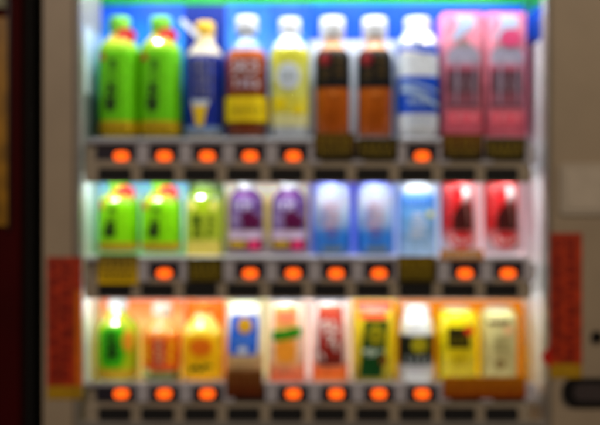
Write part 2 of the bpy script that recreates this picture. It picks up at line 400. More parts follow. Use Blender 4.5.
# 6,7 white/blue cans
pr = [(254, 15), (252, 17), (250, 18.4), (186, 18.4), (183, 17.6), (182, 16.5)]
p = Prod('blue_white_can', 'white can fading to blue at its foot, beside the purple grape drink', 'can', 332, 254, pr, n=2.0, group='white and blue cans')
p.lathe('can_body', pr, grad('can_blue', [(0, (60, 130, 215)), (.1, (20, 120, 220)), (.28, (20, 130, 228)), (.45, (165, 200, 238)), (.75, (200, 206, 226)), (.9, (140, 158, 222)), (1, (70, 80, 205))], coat=.7), segs=48)
p.lathe('lid', [(182, 16.5), (181, 16.6), (180.6, 15.6)], C('can_metal', (190, 192, 198), metal=.9), n=2)
p.strokes('lettering', text_line(-9, 202, 18, 28, 1.5, 4, 101, True), C('red_grey', (206, 160, 178)))
p.strokes('blue_lettering', text_line(-12, 208, 6, 18, 1.1, 4, 105, True), C('soft_violet', (110, 110, 190)))
p.disc('emblem', -1, 233, 6, 5, C('emblem_blue', (90, 110, 200)))
p.rows('foot_print', [(246, -10, 10), (251, -9, 9)], C('foot_grey', (110, 130, 140)))
dup(p.root, shift(p, 375), 'white can fading to blue at its foot, beside the pale blue carton')

# 8 pale blue carton
pr = [(255, 17.2), (254.5, 18), (192, 18), (187, 16.5), (183, 14)]
p = Prod('pale_blue_bottle', 'pale blue drink bottle with a small yellow dot and a broad white top', 'bottle', 417, 255, pr, n=4.5, flat=.85)
p.lathe('bottle_body', pr, grad('carton_blue', [(0, (175, 212, 248)), (.4, (130, 190, 246)), (.7, (90, 160, 238)), (.84, (90, 150, 232)), (.9, (200, 210, 226)), (1, (205, 214, 226))], coat=.5), segs=56)
p.lathe('cap', cap_prof(184, 180.6, 14), PLAIN, n=2, segs=56, rib=.03)
p.rows('name_band', [(198, -14, 12), (206, -14, 12)], C('band_blue', (40, 120, 220)))
p.strokes('lettering', text_line(-8, 213, 15, 26, 1.8, 3, 111, True), C('white_blue', (225, 235, 250)))
p.strokes('name_lettering', text_line(-12, 199, 22, 6, 1.0, 6, 115), C('pale_letter', (150, 190, 240)))
p.disc('yellow_dot', 10.5, 214, 3.2, 3.2, C('dot_yellow', (220, 215, 90)))

# 9,10 red cans
def cola(label, cx, group):
    pr = [(252, 15.5), (250, 17.6), (248, 18.8), (186, 18.8), (183, 18), (182, 17)]
    p = Prod('cola_can', label, 'can', cx, 252, pr, n=2.0, group=group, flat=.9)
    p.lathe('can_body', pr, grad('can_red', [(0, (225, 205, 215)), (.16, (232, 205, 212)), (.22, (225, 150, 155)), (.34, (214, 60, 62)), (.44, (206, 8, 18)), (1, (214, 14, 24))], coat=.6), segs=48)
    p.lathe('lid', [(182, 17), (181, 17.1), (180.6, 16)], C('can_metal', (190, 192, 198), metal=.9), n=2)
    p.rows('pale_side_print', [(182.5, 11, 16.5), (250, 12, 17)], C('pale_red', (236, 190, 198)), off=.5)
    b = p.rows('bottle_picture', [(184, 1, 6), (186, .5, 7), (194, 0, 7.5), (196, .8, 7), (203, -2, 8.5), (209, -6, 9.5), (214, -8.5, 10), (219, -9.5, 10), (224, -9, 9.5), (230, -11, 10)], grad('cola_print', [(0, (90, 30, 24)), (.1, (60, 10, 8)), (.45, (58, 8, 6)), (.58, (100, 34, 30)), (.66, (180, 150, 150)), (.8, (240, 236, 236)), (1, (210, 60, 60))]), off=.7)
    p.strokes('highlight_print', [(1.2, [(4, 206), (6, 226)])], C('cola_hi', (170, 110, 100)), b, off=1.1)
    e = p.disc('emblem', -1, 240, 12, 8, C('cola_disc', (206, 16, 28)), off=.9)
    p.strokes('lettering', [(1.3, [(-10, 240), (-8, 236), (-6, 240), (-8, 243), (-3, 241), (-1, 238), (0, 243), (3, 239), (5, 243), (7, 237), (9, 241)])], C('script_white', (240, 225, 225)), e, off=1.4)
    p.strokes('side_lettering', text_line(-14, 192, 6, 28, 1.0, 4, 123, True), C('pale_red2', (235, 90, 90)))
    return p
a = cola('red cola can with a bottle picture, beside the pale blue drink', 459.5, 'red cola cans')
dup(a.root, shift(a, 503), 'red cola can with a bottle picture, beside the white right wall of the display')

# ------------------------------------------------------------------ BOTTOM ROW
BASE3 = 378
# 1 green tea, yellow
pr = bottle_prof(BASE3, 326, 313, 308, 19.5, 8.5)
p = Prod('roasted_tea_bottle', 'yellow green tea bottle with one big dark character on a bright green panel', 'bottle', 118, BASE3, pr, n=3.0)
p.lathe('bottle_body', pr, C('yellow_green', (190, 200, 20), coat=.7)); p.lathe('cap', cap_prof(309, 300.5, 10), PLAIN, n=2, segs=56, rib=.03)
lb = p.sleeve('label', [(322, 366, C('ygreen', (170, 195, 10))), (366, 375, C('orange_foot', (200, 160, 30)))])
p.rows('green_panel', [(324, -10, 9), (332, -13, 12), (356, -13, 10), (364, -9, 6)], C('leaf_green', (60, 190, 12)), lb)
p.strokes('lettering', glyph(O_, -7, 328, 10, 8, 2.4) + glyph(CHA, -8, 337, 14, 20, 2.8), INK, lb, off=1.1)
p.disc('gold_patch', 13, 338, 5, 11, C('amber_patch', (225, 150, 30)), lb, off=.9)

# 2 orange soda
pr = bottle_prof(BASE3, 331, 319, 313, 18.4, 9)
p = Prod('orange_drink_bottle', 'clear shouldered orange drink bottle with a reddish middle and olive foot', 'bottle', 162, BASE3, pr, n=2.6)
p.lathe('bottle_body', pr, grad('orange_clear', [(0, (90, 110, 20)), (.13, (110, 110, 20)), (.2, (240, 130, 20)), (.6, (245, 130, 30)), (.75, (240, 160, 60)), (1, (235, 190, 120))], coat=1.0))
p.lathe('cap', cap_prof(314, 303, 10), C('cap_cream', (225, 215, 200)), n=2, segs=56, rib=.03)
lb = p.sleeve('label', [(334, 366, C('orange_a', (240, 92, 6)))])
p.rows('red_panel', [(336, -6, 5), (364, -6, 5)], C('red_orange', (190, 36, 22)), lb)
p.strokes('lettering', text_line(-4, 338, 8, 24, 1.6, 3, 131, True), C('pale_orange', (250, 190, 130)), lb, off=1.1)
p.strokes('side_lettering', text_line(-14, 338, 7, 23, 1.9, 3, 135, True), C('yellow_or', (250, 200, 20)), lb)
p.strokes('side_lettering', text_line(8, 338, 7, 23, 1.9, 3, 139, True), C('yellow_or', (250, 200, 20)), lb)
p.disc('badge', -13, 369, 5, 4, C('pale_olive', (195, 205, 130)), None)

# 3 yellow drink
pr = bottle_prof(BASE3, 330, 316, 311, 19.5, 9)
p = Prod('mango_drink_bottle', 'amber yellow drink bottle with small dark green lettering near its foot', 'bottle', 203, BASE3, pr, n=3.4)
p.lathe('bottle_body', pr, grad('mango', [(0, (240, 160, 5)), (.5, (248, 180, 5)), (.7, (250, 205, 30)), (1, (252, 225, 120))], coat=.8))
p.lathe('cap', cap_prof(312, 302, 11), C('cap_orange', (240, 120, 30)), n=2, segs=56, rib=.03)
lb = p.sleeve('label', [(334, 374, C('mango_label', (246, 186, 0)))])
p.disc('fruit_picture', 0, 344, 11, 9, C('fruit_orange', (242, 125, 5)), lb)
p.strokes('lettering', [(4, [(-10, 367), (-4, 363), (0, 366), (5, 362), (11, 363)]), (2, [(-10, 362), (-9, 369)]), (2, [(3, 360), (4, 367)])], C('dark_leaf', (30, 80, 0)), lb)
p.strokes('fruit_lettering', text_line(-8, 340, 16, 7, 1.5, 4, 141), C('soft_red', (225, 90, 20)), lb, off=1.5)

# 4 blue label coffee
pr = [(384, 16.5), (382, 18), (306, 18), (302, 15.5), (300, 12)]
p = Prod('milk_coffee_bottle', 'white coffee can with a blue arched label, gold coin and tan lower half', 'can', 245, 384, pr, n=2.6)
p.lathe('bottle_body', pr, grad('coffee_white', [(0, (120, 85, 45)), (.2, (190, 150, 100)), (.37, (200, 170, 115)), (.41, (236, 236, 220)), (.9, (240, 240, 225)), (1, (232, 236, 180))]), segs=48)
p.lathe('lid', [(300, 12.4), (299, 12.6), (298.6, 11.4)], C('can_metal', (190, 192, 198), metal=.9), n=2)
lb = p.rows('label', [(312, -8, 8), (314, -12, 13), (318, -13, 14), (342, -15, 13), (350, -15, 12), (352, -12, 10)], C('label_blue', (25, 98, 215)))
p.disc('gold_coin', 1, 323, 7, 8, C('coin', (205, 155, 30)), lb, off=1.1)
p.strokes('lettering', text_line(-9, 335, 17, 5, 1.2, 5, 151), C('sky_print', (120, 170, 235)), lb, off=1.0)
p.disc('white_badge', -1, 347, 5, 3.4, C('badge_white', (215, 225, 235)), lb, off=1.2)
p.strokes('lower_print', text_line(-12, 362, 24, 8, 1.0, 7, 155), C('tan_dark', (130, 95, 50)))

# 5 orange/white can
pr = [(382, 17), (380, 18.4), (304, 18.4), (301, 16)]
p = Prod('orange_juice_can', 'white and orange juice can with a slanting green name across it', 'can', 287, 382, pr, n=2.4)
p.lathe('can_body', pr, grad('oj', [(0, (240, 120, 70)), (.12, (243, 130, 80)), (.22, (244, 150, 100)), (.3, (245, 205, 170)), (1, (248, 225, 200))]), segs=48)
p.lathe('lid', [(301, 16.4), (300, 16.6), (299.6, 15.4)], MATS['can_metal'], n=2)
b = p.rows('orange_panel', [(304, -12, 10), (362, -12, 10)], C('peach', (247, 170, 90)), off=.5)
p.disc('orange_picture', -1, 348, 10, 11, C('orange_disc', (250, 160, 40)), b, off=.9)
p.disc('blossom_picture', 0, 314, 9, 6, C('salmon', (247, 130, 90)), b, off=.9)
g = p.rows('name_band', [(325, 4, 14), (328, -13, 14), (334, -14, 13), (338, -14, -4)], C('green_name', (60, 170, 16)), off=1.0)
p.strokes('lettering', [(2.6, [(-12, 337), (-9, 329), (-6, 336)]), (2.6, [(-4, 335), (-3, 328), (2, 334)]), (2.6, [(4, 334), (5, 326), (9, 332), (12, 325)])], C('dark_green_ink', (4, 110, 10)), g, off=1.5)
p.strokes('lower_print', text_line(-13, 367, 26, 8, 1.2, 6, 161), C('brick_ink', (222, 80, 40)))

# 6 red script
pr = [(382, 17), (380, 18), (304, 18), (301, 15.5)]
p = Prod('red_label_can', 'pale can with a red panel, white brush script and an orange foot band', 'can', 330, 382, pr, n=2.4)
p.lathe('can_body', pr, grad('redcan', [(0, (242, 140, 60)), (.2, (240, 120, 60)), (.27, (232, 150, 130)), (.3, (240, 215, 210)), (1, (244, 228, 222))]), segs=48)
p.lathe('lid', [(301, 15.9), (300, 16), (299.6, 15)], MATS['can_metal'], n=2)
b = p.rows('red_panel', [(303, -12, 12), (360, -12, 12), (362, -11, 11)], grad('redpanel', [(0, (90, 28, 12)), (.2, (130, 24, 14)), (.6, (196, 52, 34)), (.85, (215, 72, 50)), (1, (180, 110, 80))]), off=.5)
p.strokes('lettering', [(3.2, [(-8, 322), (-4, 318), (-6, 328), (-1, 324)]), (3.2, [(2, 318), (3, 330), (8, 326)]), (3.0, [(-5, 332), (3, 334), (-2, 342)]), (3, [(4, 338), (5, 348)]), (2.4, [(-9, 350), (-6, 356)])], C('script_pale', (240, 225, 215)), b, off=1.0)
p.strokes('side_script', [(2.2, [(-10, 314), (-10, 344)])], C('deep_red', (170, 20, 24)), b, off=1.3)
p.rows('foot_band', [(366, -17, 17), (373, -17, 17)], C('foot_orange', (244, 110, 30)), off=.6)

# 7 yellow can, slanting green label
pr = [(382, 17), (380, 18.6), (314, 18.6), (309, 17)]
p = Prod('green_label_can', 'yellow can with a slanting dark green label and gold oval', 'can', 373, 382, pr, n=2.8)
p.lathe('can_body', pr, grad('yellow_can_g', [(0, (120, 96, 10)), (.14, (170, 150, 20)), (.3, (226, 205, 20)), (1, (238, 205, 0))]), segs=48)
p.lathe('lid', [(309, 17.2), (308, 17.4), (307.6, 16.2)], MATS['can_metal'], n=2)
lb = p.rows('label', [(318, -8, 13), (320, -10, 13.5), (372, -14.5, 7), (374, -14, 5)], C('bottle_green', (4, 62, 12)))
p.disc('gold_oval', 1, 332, 7, 9.5, C('oval_gold', (176, 160, 6)), lb, off=1.1)
p.strokes('lettering', [(3, [(-11, 349), (-5, 346), (-6, 353)]), (3, [(-2, 346), (-2, 352), (4, 347)]), (2.8, [(6, 347), (9, 349)])], C('pale_green_ink', (190, 205, 180)), lb)
p.strokes('oval_print', text_line(-3, 327, 8, 10, 1.2, 3, 171, True), C('olive_dark', (70, 90, 8)), lb, off=1.6)
p.disc('brown_mark', 8, 357, 4, 5, C('brown_mark', (120, 70, 10)), lb, off=1.6)
p.rows('red_banner', [(310, -13, 12), (316, -15, 11)], C('card_red', (225, 30, 50)), off=.6)

# 8 black label coffee
pr = [(378, 16.5), (376, 17.6), (336, 17.6), (330, 16.8), (322, 15.8), (316, 14), (311, 11)]
p = Prod('black_coffee_bottle', 'white topped coffee bottle can with a black label and gold crest', 'bottle', 416, 378, pr, n=2.2)
p.lathe('bottle_body', pr, C('silver_white', (232, 236, 234), coat=.9), segs=48)
p.lathe('cap', cap_prof(312, 305, 13), C('cap_bright', (240, 242, 242)), n=2, segs=56, rib=.03)
lb = p.sleeve('label', [(333, 362, INK), (362, 372, C('silver_foot', (190, 190, 195)))])
p.disc('gold_crest', 1, 342, 8, 8, C('crest', (160, 150, 12)), lb, off=1.0)
p.strokes('lettering', text_line(-12, 353, 24, 7, 1.8, 4, 181), C('grey_letter', (150, 160, 160)), lb)

# 9 yellow can
pr = [(379, 16), (376, 18.6), (322, 18.6), (314, 17), (309, 14)]
p = Prod('yellow_can', 'bright yellow can with black name panel and red dot', 'can', 456, 379, pr, n=3.0)
p.lathe('can_body', pr, C('can_yellow', (244, 222, 6), coat=.6), segs=48)
p.lathe('lid', [(309, 14.3), (308, 14.5), (307.6, 13.4)], MATS['can_metal'], n=2)
lb = p.rows('name_panel', [(325, -11, 9), (345, -11, 11)], C('panel_ink', (14, 13, 2)), off=.5)
p.strokes('lettering', text_line(-9, 333, 18, 8, 1.5, 4, 191), C('dim_yellow', (130, 115, 5)), lb, off=1.0)
p.disc('red_dot', 9, 328, 4.5, 4.5, C('dot_red', (222, 50, 20)), lb, off=1.2)
p.strokes('small_print', text_line(-5, 352, 10, 8, 1.2, 3, 195), C('gold_brown', (175, 145, 0)), off=.7)
p.rows('olive_foot_band', [(374, -14, 14), (377.5, -13, 13)], C('foot_olive', (100, 90, 5)), off=.7)  # darker olive band across the can's foot

# 10 cream can
pr = [(376, 16), (374, 17.4), (318, 17.4), (312, 15.6), (308, 13)]
p = Prod('cream_can', 'cream coloured can with brown lettering, at the right end of the bottom shelf', 'can', 498, 376, pr, n=3.0)
p.lathe('can_body', pr, C('can_cream', (215, 205, 138), coat=.5), segs=48)
p.lathe('lid', [(308, 13.4), (307, 13.5), (306.6, 12.4)], MATS['can_metal'], n=2)
p.strokes('lettering', [(3, [(-13, 320), (7, 319)])] + text_line(-12, 317, 18, 6, 1.4, 5, 201), C('brown_ink', (74, 34, 14)))
p.rows('peach_patch', [(324, 2, 10), (332, 2, 10)], C('peach_patch', (240, 185, 130)), off=.7)
p.strokes('small_print', text_line(-9, 334, 16, 16, .9, 3, 205, True), C('sand_ink', (150, 138, 80)))
p.disc('mark', -2, 361, 4.5, 4.5, C('mark_brown', (150, 125, 70)))

# ------------------------------------------------------------------ THE MACHINE
PAINT = mat('machine_paint', (168, 151, 127), rough=.45, coat=.25, vary=.05, scale=9, bump=.15)
EDGE = mat('edge_trim', (120, 108, 92), rough=.4, vary=.05)
WALLW = mat('reflector_white', (222, 227, 230), rough=.28, coat=.3, vary=.01)
FASC = mat('shelf_plastic', (160, 147, 126), rough=.5, coat=.1, vary=.06, scale=40)
DARK = mat('black_recess', (9, 8, 7), rough=.8)
BEZ = mat('bezel_dark', (44, 40, 52), rough=.35, coat=.3)
DIV = mat('divider_grey', (190, 187, 194), rough=.4, coat=.2)
VM = empty('vending_machine', (0.05, 0.30, -1.20)); tag(VM, 'brightly lit beige drinks vending machine with three shelves of bottles and cans', 'vending machine')
WX0, WX1 = P(79, 0).x, P(548, 0).x
ZT, ZB = P(0, -72).z, P(0, 424).z
MX0, MX1, MT, MB = P(43, 0).x, P(665, 0).x, 0.68, -1.15
bm = bmesh.new(); BY = .62
box(bm, (MX0, 0, MB), (WX0, BY, MT)); box(bm, (WX1, 0, MB), (MX1, BY, MT))
box(bm, (WX0, 0, ZT), (WX1, BY, MT)); box(bm, (WX0, 0, MB), (WX1, BY, ZB))
box(bm, (WX0, .16, ZB), (WX1, BY, ZT))
cab = link('cabinet', bm, PAINT, VM)
bm = bmesh.new()
for x0, x1 in ((72.5, 74), (551, 552)): pbox(bm, x0, -20, x1, 430, -.0015, .002)
link('door_seam', bm, EDGE, VM)
bm = bmesh.new()   # thin frame round the display opening
pbox(bm, 76, -76, 79.5, 427, -.004, .03); pbox(bm, 546.8, -76, 549.5, 427, -.004, .03); pbox(bm, 79.5, 422, 546.8, 427, -.004, .03); pbox(bm, 79.5, -76, 546.8, -71, -.004, .03)
link('window_frame', bm, mat('frame_grey', (150, 146, 138), rough=.35, metal=.2), VM)
def wall(name, X, ys, m, side):
    bm = bmesh.new(); t = .002
    for i, (y0, y1) in enumerate(ys):
        box(bm, (X, .031, P(0, y0, .03).z), (X + side * t, .155, P(0, y1, .03).z), mi=i)
    return link(name, bm, m, VM)
WB = mat('wall_blue_reflection', (14, 66, 160), rough=.25, coat=.4, vary=.02); WG = mat('wall_green_reflection', (12, 100, 34), rough=.3, coat=.3, vary=.02)  # reflection of the blue and green header, painted into the right wall
wall('side_reflector', WX0 + .0005, [(-73, 2), (2, 24), (24, 92), (92, 180), (180, 422)], [mat('grey_top', (150, 150, 145)), mat('grey_top', (150, 150, 145)), mat('wall_ice_reflection', (215, 232, 238), rough=.25, coat=.3, vary=.01), mat('green_grey', (105, 118, 110), rough=.35), mat('green_white', (232, 246, 240), rough=.28, coat=.3, vary=.01)], 1)  # pale blue zone is the back panel's reflection painted into the wall
wall('side_reflector', WX1 - .0005, [(-73, 3), (3, 39), (39, 422)], [WG, WB, WALLW], -1)
# back panel with printed cards
bm = bmesh.new(); pbox(bm, 90, -38, 548, 422, .150, .157)
BP = link('back_panel', bm, mat('back_white', (222, 226, 230), rough=.4, vary=.01), VM)
BLUE = grad('header_blue', [(0, (50, 170, 235)), (.35, (22, 130, 225)), (.8, (2, 78, 200)), (1, (2, 62, 185))])
def glow(m, k):  # emission added to brighten the backing cards; no lamp sits behind them
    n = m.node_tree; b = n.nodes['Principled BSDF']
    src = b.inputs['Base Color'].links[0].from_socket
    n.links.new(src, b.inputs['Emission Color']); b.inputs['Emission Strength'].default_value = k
def card(x0, y0, x1, y1, m, Y=.146, name='backing_card'):
    bm = bmesh.new(); pbox(bm, x0, y0, x1, y1, Y, Y + .0015)
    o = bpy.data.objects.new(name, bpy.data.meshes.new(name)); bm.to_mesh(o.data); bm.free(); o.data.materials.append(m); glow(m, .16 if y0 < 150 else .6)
    COL.objects.link(o); o.parent = BP; return o
# children of the back panel: the panel's own offset already cancels the machine's origin
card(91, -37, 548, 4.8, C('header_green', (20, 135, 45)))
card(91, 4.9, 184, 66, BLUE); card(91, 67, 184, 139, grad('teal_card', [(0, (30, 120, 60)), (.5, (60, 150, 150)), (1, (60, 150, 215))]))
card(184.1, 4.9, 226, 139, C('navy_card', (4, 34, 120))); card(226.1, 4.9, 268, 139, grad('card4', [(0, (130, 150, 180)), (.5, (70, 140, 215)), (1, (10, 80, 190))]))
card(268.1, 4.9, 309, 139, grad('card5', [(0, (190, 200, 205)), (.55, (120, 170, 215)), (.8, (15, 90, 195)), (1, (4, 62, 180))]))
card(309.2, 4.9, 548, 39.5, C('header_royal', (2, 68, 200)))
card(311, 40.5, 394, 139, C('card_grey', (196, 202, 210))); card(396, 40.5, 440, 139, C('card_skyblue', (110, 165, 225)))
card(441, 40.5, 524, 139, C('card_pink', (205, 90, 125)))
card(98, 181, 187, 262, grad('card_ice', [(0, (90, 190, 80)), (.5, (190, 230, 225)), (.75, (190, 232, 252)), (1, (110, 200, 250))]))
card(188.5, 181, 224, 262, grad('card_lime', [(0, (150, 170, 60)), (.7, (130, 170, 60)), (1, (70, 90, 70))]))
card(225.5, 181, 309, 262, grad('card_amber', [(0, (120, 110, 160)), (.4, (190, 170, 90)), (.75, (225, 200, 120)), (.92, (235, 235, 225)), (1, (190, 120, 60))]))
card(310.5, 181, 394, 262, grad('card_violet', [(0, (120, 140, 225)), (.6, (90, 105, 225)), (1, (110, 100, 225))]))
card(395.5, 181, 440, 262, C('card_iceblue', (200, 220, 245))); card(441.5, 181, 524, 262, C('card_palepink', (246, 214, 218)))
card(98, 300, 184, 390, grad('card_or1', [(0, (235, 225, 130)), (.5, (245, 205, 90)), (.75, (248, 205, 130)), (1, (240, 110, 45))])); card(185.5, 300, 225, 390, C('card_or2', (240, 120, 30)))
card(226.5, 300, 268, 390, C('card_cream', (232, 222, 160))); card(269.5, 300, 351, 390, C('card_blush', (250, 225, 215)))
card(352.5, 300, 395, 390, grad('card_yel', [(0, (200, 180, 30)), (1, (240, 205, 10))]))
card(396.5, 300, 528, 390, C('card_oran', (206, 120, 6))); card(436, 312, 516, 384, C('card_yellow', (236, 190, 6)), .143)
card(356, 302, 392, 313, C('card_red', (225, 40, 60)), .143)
# a few printed header emblems on the blue strip are out of focus: left as plain colour

# shelves
def shelf(y0, y1, yb, ys, bx_list, tag_cols, led):
    """y0..y1 front fascia in photo rows, yb = drink base row, ys = slot row"""
    YF = .005
    root_bm = bmesh.new()
    za = P(0, y1, YF).z; zb = P(0, y0 + 19, YF).z
    x0 = P(84.5, 0, YF).x; x1 = P(531, 0, YF).x
    box(root_bm, (x0, YF, za), (x1, YF + .012, zb), .0015)                   # lower lip
    box(root_bm, (x0, YF + .006, zb - .001), (x1, YF + .014, P(0, y0, YF).z), .001)     # recessed upper strip
    zf = P(0, yb, .085).z
    fb = bmesh.new(); box(fb, (x0, .046, zf - .004), (x1, .1395, zf - .0006))        # floor the drinks stand on
    zt = P(0, y0, YF).z - .001; pts = [(YF + .0145, zt), (.0458, zf - .0008), (.0458, zf - .004), (YF + .0145, zt - .003)]
    f = [fb.verts.new((x0, a, b)) for a, b in pts]; g = [fb.verts.new((x1, a, b)) for a, b in pts]
    fb.faces.new(f); fb.faces.new(g[::-1]); [fb.faces.new((f[i], f[(i+1) % 4], g[(i+1) % 4], g[i])) for i in range(4)]
    sh = link('shelf', root_bm, FASC, VM); sub(sh, 'shelf_floor', fb, mat('floor_grey', (120, 122, 124), rough=.4, vary=.03) if y0 < 150 else mat('floor_white', (222, 226, 230), rough=.35, vary=.01)); return sh
def sub(parent, name, bm, m, smooth=False):
    bmesh.ops.recalc_face_normals(bm, faces=bm.faces)
    o = bpy.data.objects.new(name, bpy.data.meshes.new(name)); bm.to_mesh(o.data); bm.free(); o.data.materials.append(m)
    if smooth:
        for q in o.data.polygons: q.use_smooth = True
    COL.objects.link(o); o.parent = parent; return o
LED = bpy.data.materials.new('lit_button'); LED.use_nodes = True
b_ = LED.node_tree.nodes['Principled BSDF']; b_.inputs['Base Color'].default_value = (.6, .05, .01, 1); b_.inputs['Roughness'].default_value = .3
b_.inputs['Emission Color'].default_value = (1, .115, .004, 1); b_.inputs['Emission Strength'].default_value = 1.8
ROWS = [(141, 183, 138.9, 174.5, 156, [0,1,2,3,4,7]), (259, 299, 254.5, 290, 273.5, [1,3,4,5,6,8,9]), (384, 423, 380.5, 414, 394, [0,1,2,4,5,6,7])]
for (y0, y1, yb, ys, by, lit) in ROWS:
    sh = shelf(y0, y1, yb, ys, None, None, None)
    for c in range(10):
        bx = 121 + 43.05 * c
        bm = bmesh.new(); rounded_plate(bm, bx - 23, ys - 6.6, bx + 10, ys + 6.6, .0035, .006, 3); sub(sh, 'slot', bm, DARK)
        bm = bmesh.new(); pbox(bm, bx + 15.5, by - 11, bx + 27.5, by + 8, .0015, .012, .001); sub(sh, 'divider', bm, DIV)
        bm = bmesh.new(); rounded_plate(bm, bx - 25, by - 9, bx + 14.5, by + 6.8, .006, .0115, 2); sub(sh, 'button_bezel', bm, BEZ)
        if c in lit:
            bm = bmesh.new(); rounded_plate(bm, bx - 7, by - 4.2, bx + 7, by + 4.2, .0012, .0062, 4.1, 8); sub(sh, 'button', bm, LED)
    bm = bmesh.new(); pbox(bm, 85, y0 - 1.5, 530.5, y0 + 2.5, .002, .0112, .0006); sub(sh, 'price_rail', bm, mat('rail', (170, 168, 174), rough=.3, coat=.3))

# price / notice cards clipped where a button is dark: separate things
def notice(x0, y0, x1, y1, c0, c1, ink, label, seed, group=None):
    Y = -.0012; o0 = P((x0 + x1) / 2, y1, Y); e = empty('notice_card', o0); tag(e, label, 'notice card', group)
    bm = bmesh.new(); pbox(bm, x0, y0, x1, y1, Y, Y + .0012, 0)
    c = link('card', bm, grad('ncard%d' % seed, [(0, c0), (1, c1)], coat=.1), e)
    bm = bmesh.new(); k = 0
    for (wd, pts) in text_line(x0 + 3, y0 + 4, x1 - x0 - 6, (y1 - y0) * .38, 1.4, 5, seed) + text_line(x0 + 4, y0 + (y1 - y0) * .58, x1 - x0 - 8, (y1 - y0) * .28, 1.2, 7, seed + 9):
        (a, b), (c2, d) = pts[0], pts[-1]; L = math.hypot(c2 - a, d - b) or 1; nx, ny = -(d - b) / L * wd / 2, (c2 - a) / L * wd / 2
        yy = Y - .0003 - .00002 * k; k += 1
        bm.faces.new([bm.verts.new(P(a + nx, b + ny, yy)), bm.verts.new(P(a - nx, b - ny, yy)), bm.verts.new(P(c2 - nx, d - ny, yy)), bm.verts.new(P(c2 + nx, d + ny, yy))])
    link('lettering', bm, ink, e)
INKY = C('dull_yellow_ink', (150, 130, 30)); INKB = C('dark_olive_ink', (50, 45, 15)); INKR = C('rust_ink', (120, 40, 10))
notice(314, 133, 355.5, 159, (22, 19, 16), (112, 82, 14), INKY, 'dark notice card in front of the brown tea beside the lemon drink', 300)
notice(356.5, 138, 398, 159, (22, 19, 16), (60, 48, 14), INKY, 'dark notice card in front of the brown tea beside the sports drink', 320)
notice(442, 134, 483.5, 159, (24, 22, 14), (120, 70, 16), INKY, 'dark notice card in front of the pink pack beside the sports drink', 340)
notice(485, 138, 526, 159, (24, 22, 14), (78, 60, 18), INKY, 'dark notice card in front of the rightmost pink pack', 360)
notice(98, 254, 138, 284, (250, 205, 4), (120, 105, 50), INKB, 'yellow notice card below the leftmost green tea on the middle shelf', 380)
notice(187, 258, 223, 281, (95, 80, 8), (70, 62, 20), INKY, 'dark olive notice card below the short yellow green bottle', 400)
notice(398, 256, 435, 282, (70, 58, 8), (130, 105, 15), INKY, 'dark olive notice card below the pale blue drink', 420)
notice(226, 370, 263, 397, (92, 34, 6), (140, 92, 40), INKR, 'brown notice card below the coffee can with blue label', 440)
notice(443, 377, 526, 398, (150, 56, 4), (196, 120, 12), C('amber_ink', (190, 110, 10)), 'wide orange brown notice banner below the yellow and cream cans', 460)
notice(440, 249.5, 484, 259.5, (235, 150, 60), (240, 170, 90), C('white_ink2', (250, 225, 190)), 'small orange strip card below the left red cola can', 480)

# tube lamps behind the fascias
TUBE = bpy.data.materials.new('lamp_tube_glow'); TUBE.use_nodes = True
b_ = TUBE.node_tree.nodes['Principled BSDF']; b_.inputs['Emission Color'].default_value = (.95, .98, 1.0, 1); b_.inputs['Emission Strength'].default_value = 150
TUBE1 = TUBE.copy(); TUBE1.name = 'lamp_tube_glow_top'; TUBE1.node_tree.nodes['Principled BSDF'].inputs['Emission Strength'].default_value = 1400
def led_bar(zc, Yc, m, count, phase):
    """slim white bar with small bright modules aimed down and back at the drinks"""
    xs = (WX0 + .012, WX1 - .012); dr = Vector((0, .45, -.89)).normalized(); up = Vector((0, .89, .45)).normalized()
    bm = bmesh.new(); box(bm, (xs[0], Yc - .006, zc - .0015), (xs[1], Yc + .006, zc + .005), .001)
    bar = link('led_bar', bm, mat('bar_white', (225, 228, 230), rough=.4, vary=.01), VM)
    for i in range(count):
        x = xs[0] + (xs[1] - xs[0]) * (i + phase) / count; c = Vector((x, Yc + .001, zc - .0035)); bm = bmesh.new()
        rings = []
        for h, rr in ((0, .0055), (.0018, .005), (.0030, .0032)):
            rings.append([bm.verts.new(c + dr * h + Vector((1, 0, 0)) * rr * math.cos(t) + up * rr * math.sin(t)) for t in [2 * math.pi * j / 12 for j in range(12)]])
        for p0, p1 in zip(rings, rings[1:]):
            for j in range(12): bm.faces.new((p0[j], p0[(j+1) % 12], p1[(j+1) % 12], p1[j]))
        bm.faces.new(rings[-1]); bm.faces.new(rings[0])
        sub(bar, 'led_module', bm, m, True)
led_bar(P(0, 181, .005).z + .0115, .0265, TUBE, 10, .36); led_bar(P(0, 297.5, .005).z + .0115, .0265, TUBE, 10, .3); led_bar(P(0, -62, 0).z, .014, TUBE1, 6, .62)

# right-hand fittings
bm = bmesh.new(); rounded_plate(bm, 560, 163, 640, 215, -.004, .001, 5)
bp = link('bill_panel', bm, mat('panel_lighter', (188, 176, 158), rough=.4, coat=.3, vary=.04, scale=12), VM)
bm = bmesh.new(); rounded_plate(bm, 566, 169, 634, 209, -.0052, -.0041, 3); sub(bp, 'panel_inset', bm, mat('panel_inset', (198, 186, 168), rough=.4, vary=.04))
bm = bmesh.new(); rounded_plate(bm, 604, 184, 626, 188, -.0060, -.0053, 1.5); sub(bp, 'note_slot', bm, DARK)
bm = bmesh.new(); rounded_plate(bm, 592, 331, 603, 343, -.005, .001, 5.4, 8); link('key_lock', bm, mat('lock_metal', (60, 56, 54), rough=.3, metal=.8), VM)
bm = bmesh.new(); rounded_plate(bm, 563, 378, 640, 407, -.006, .001, 12, 10)
cr = link('coin_return', bm, mat('coin_black', (22, 20, 20), rough=.35, coat=.4), VM)
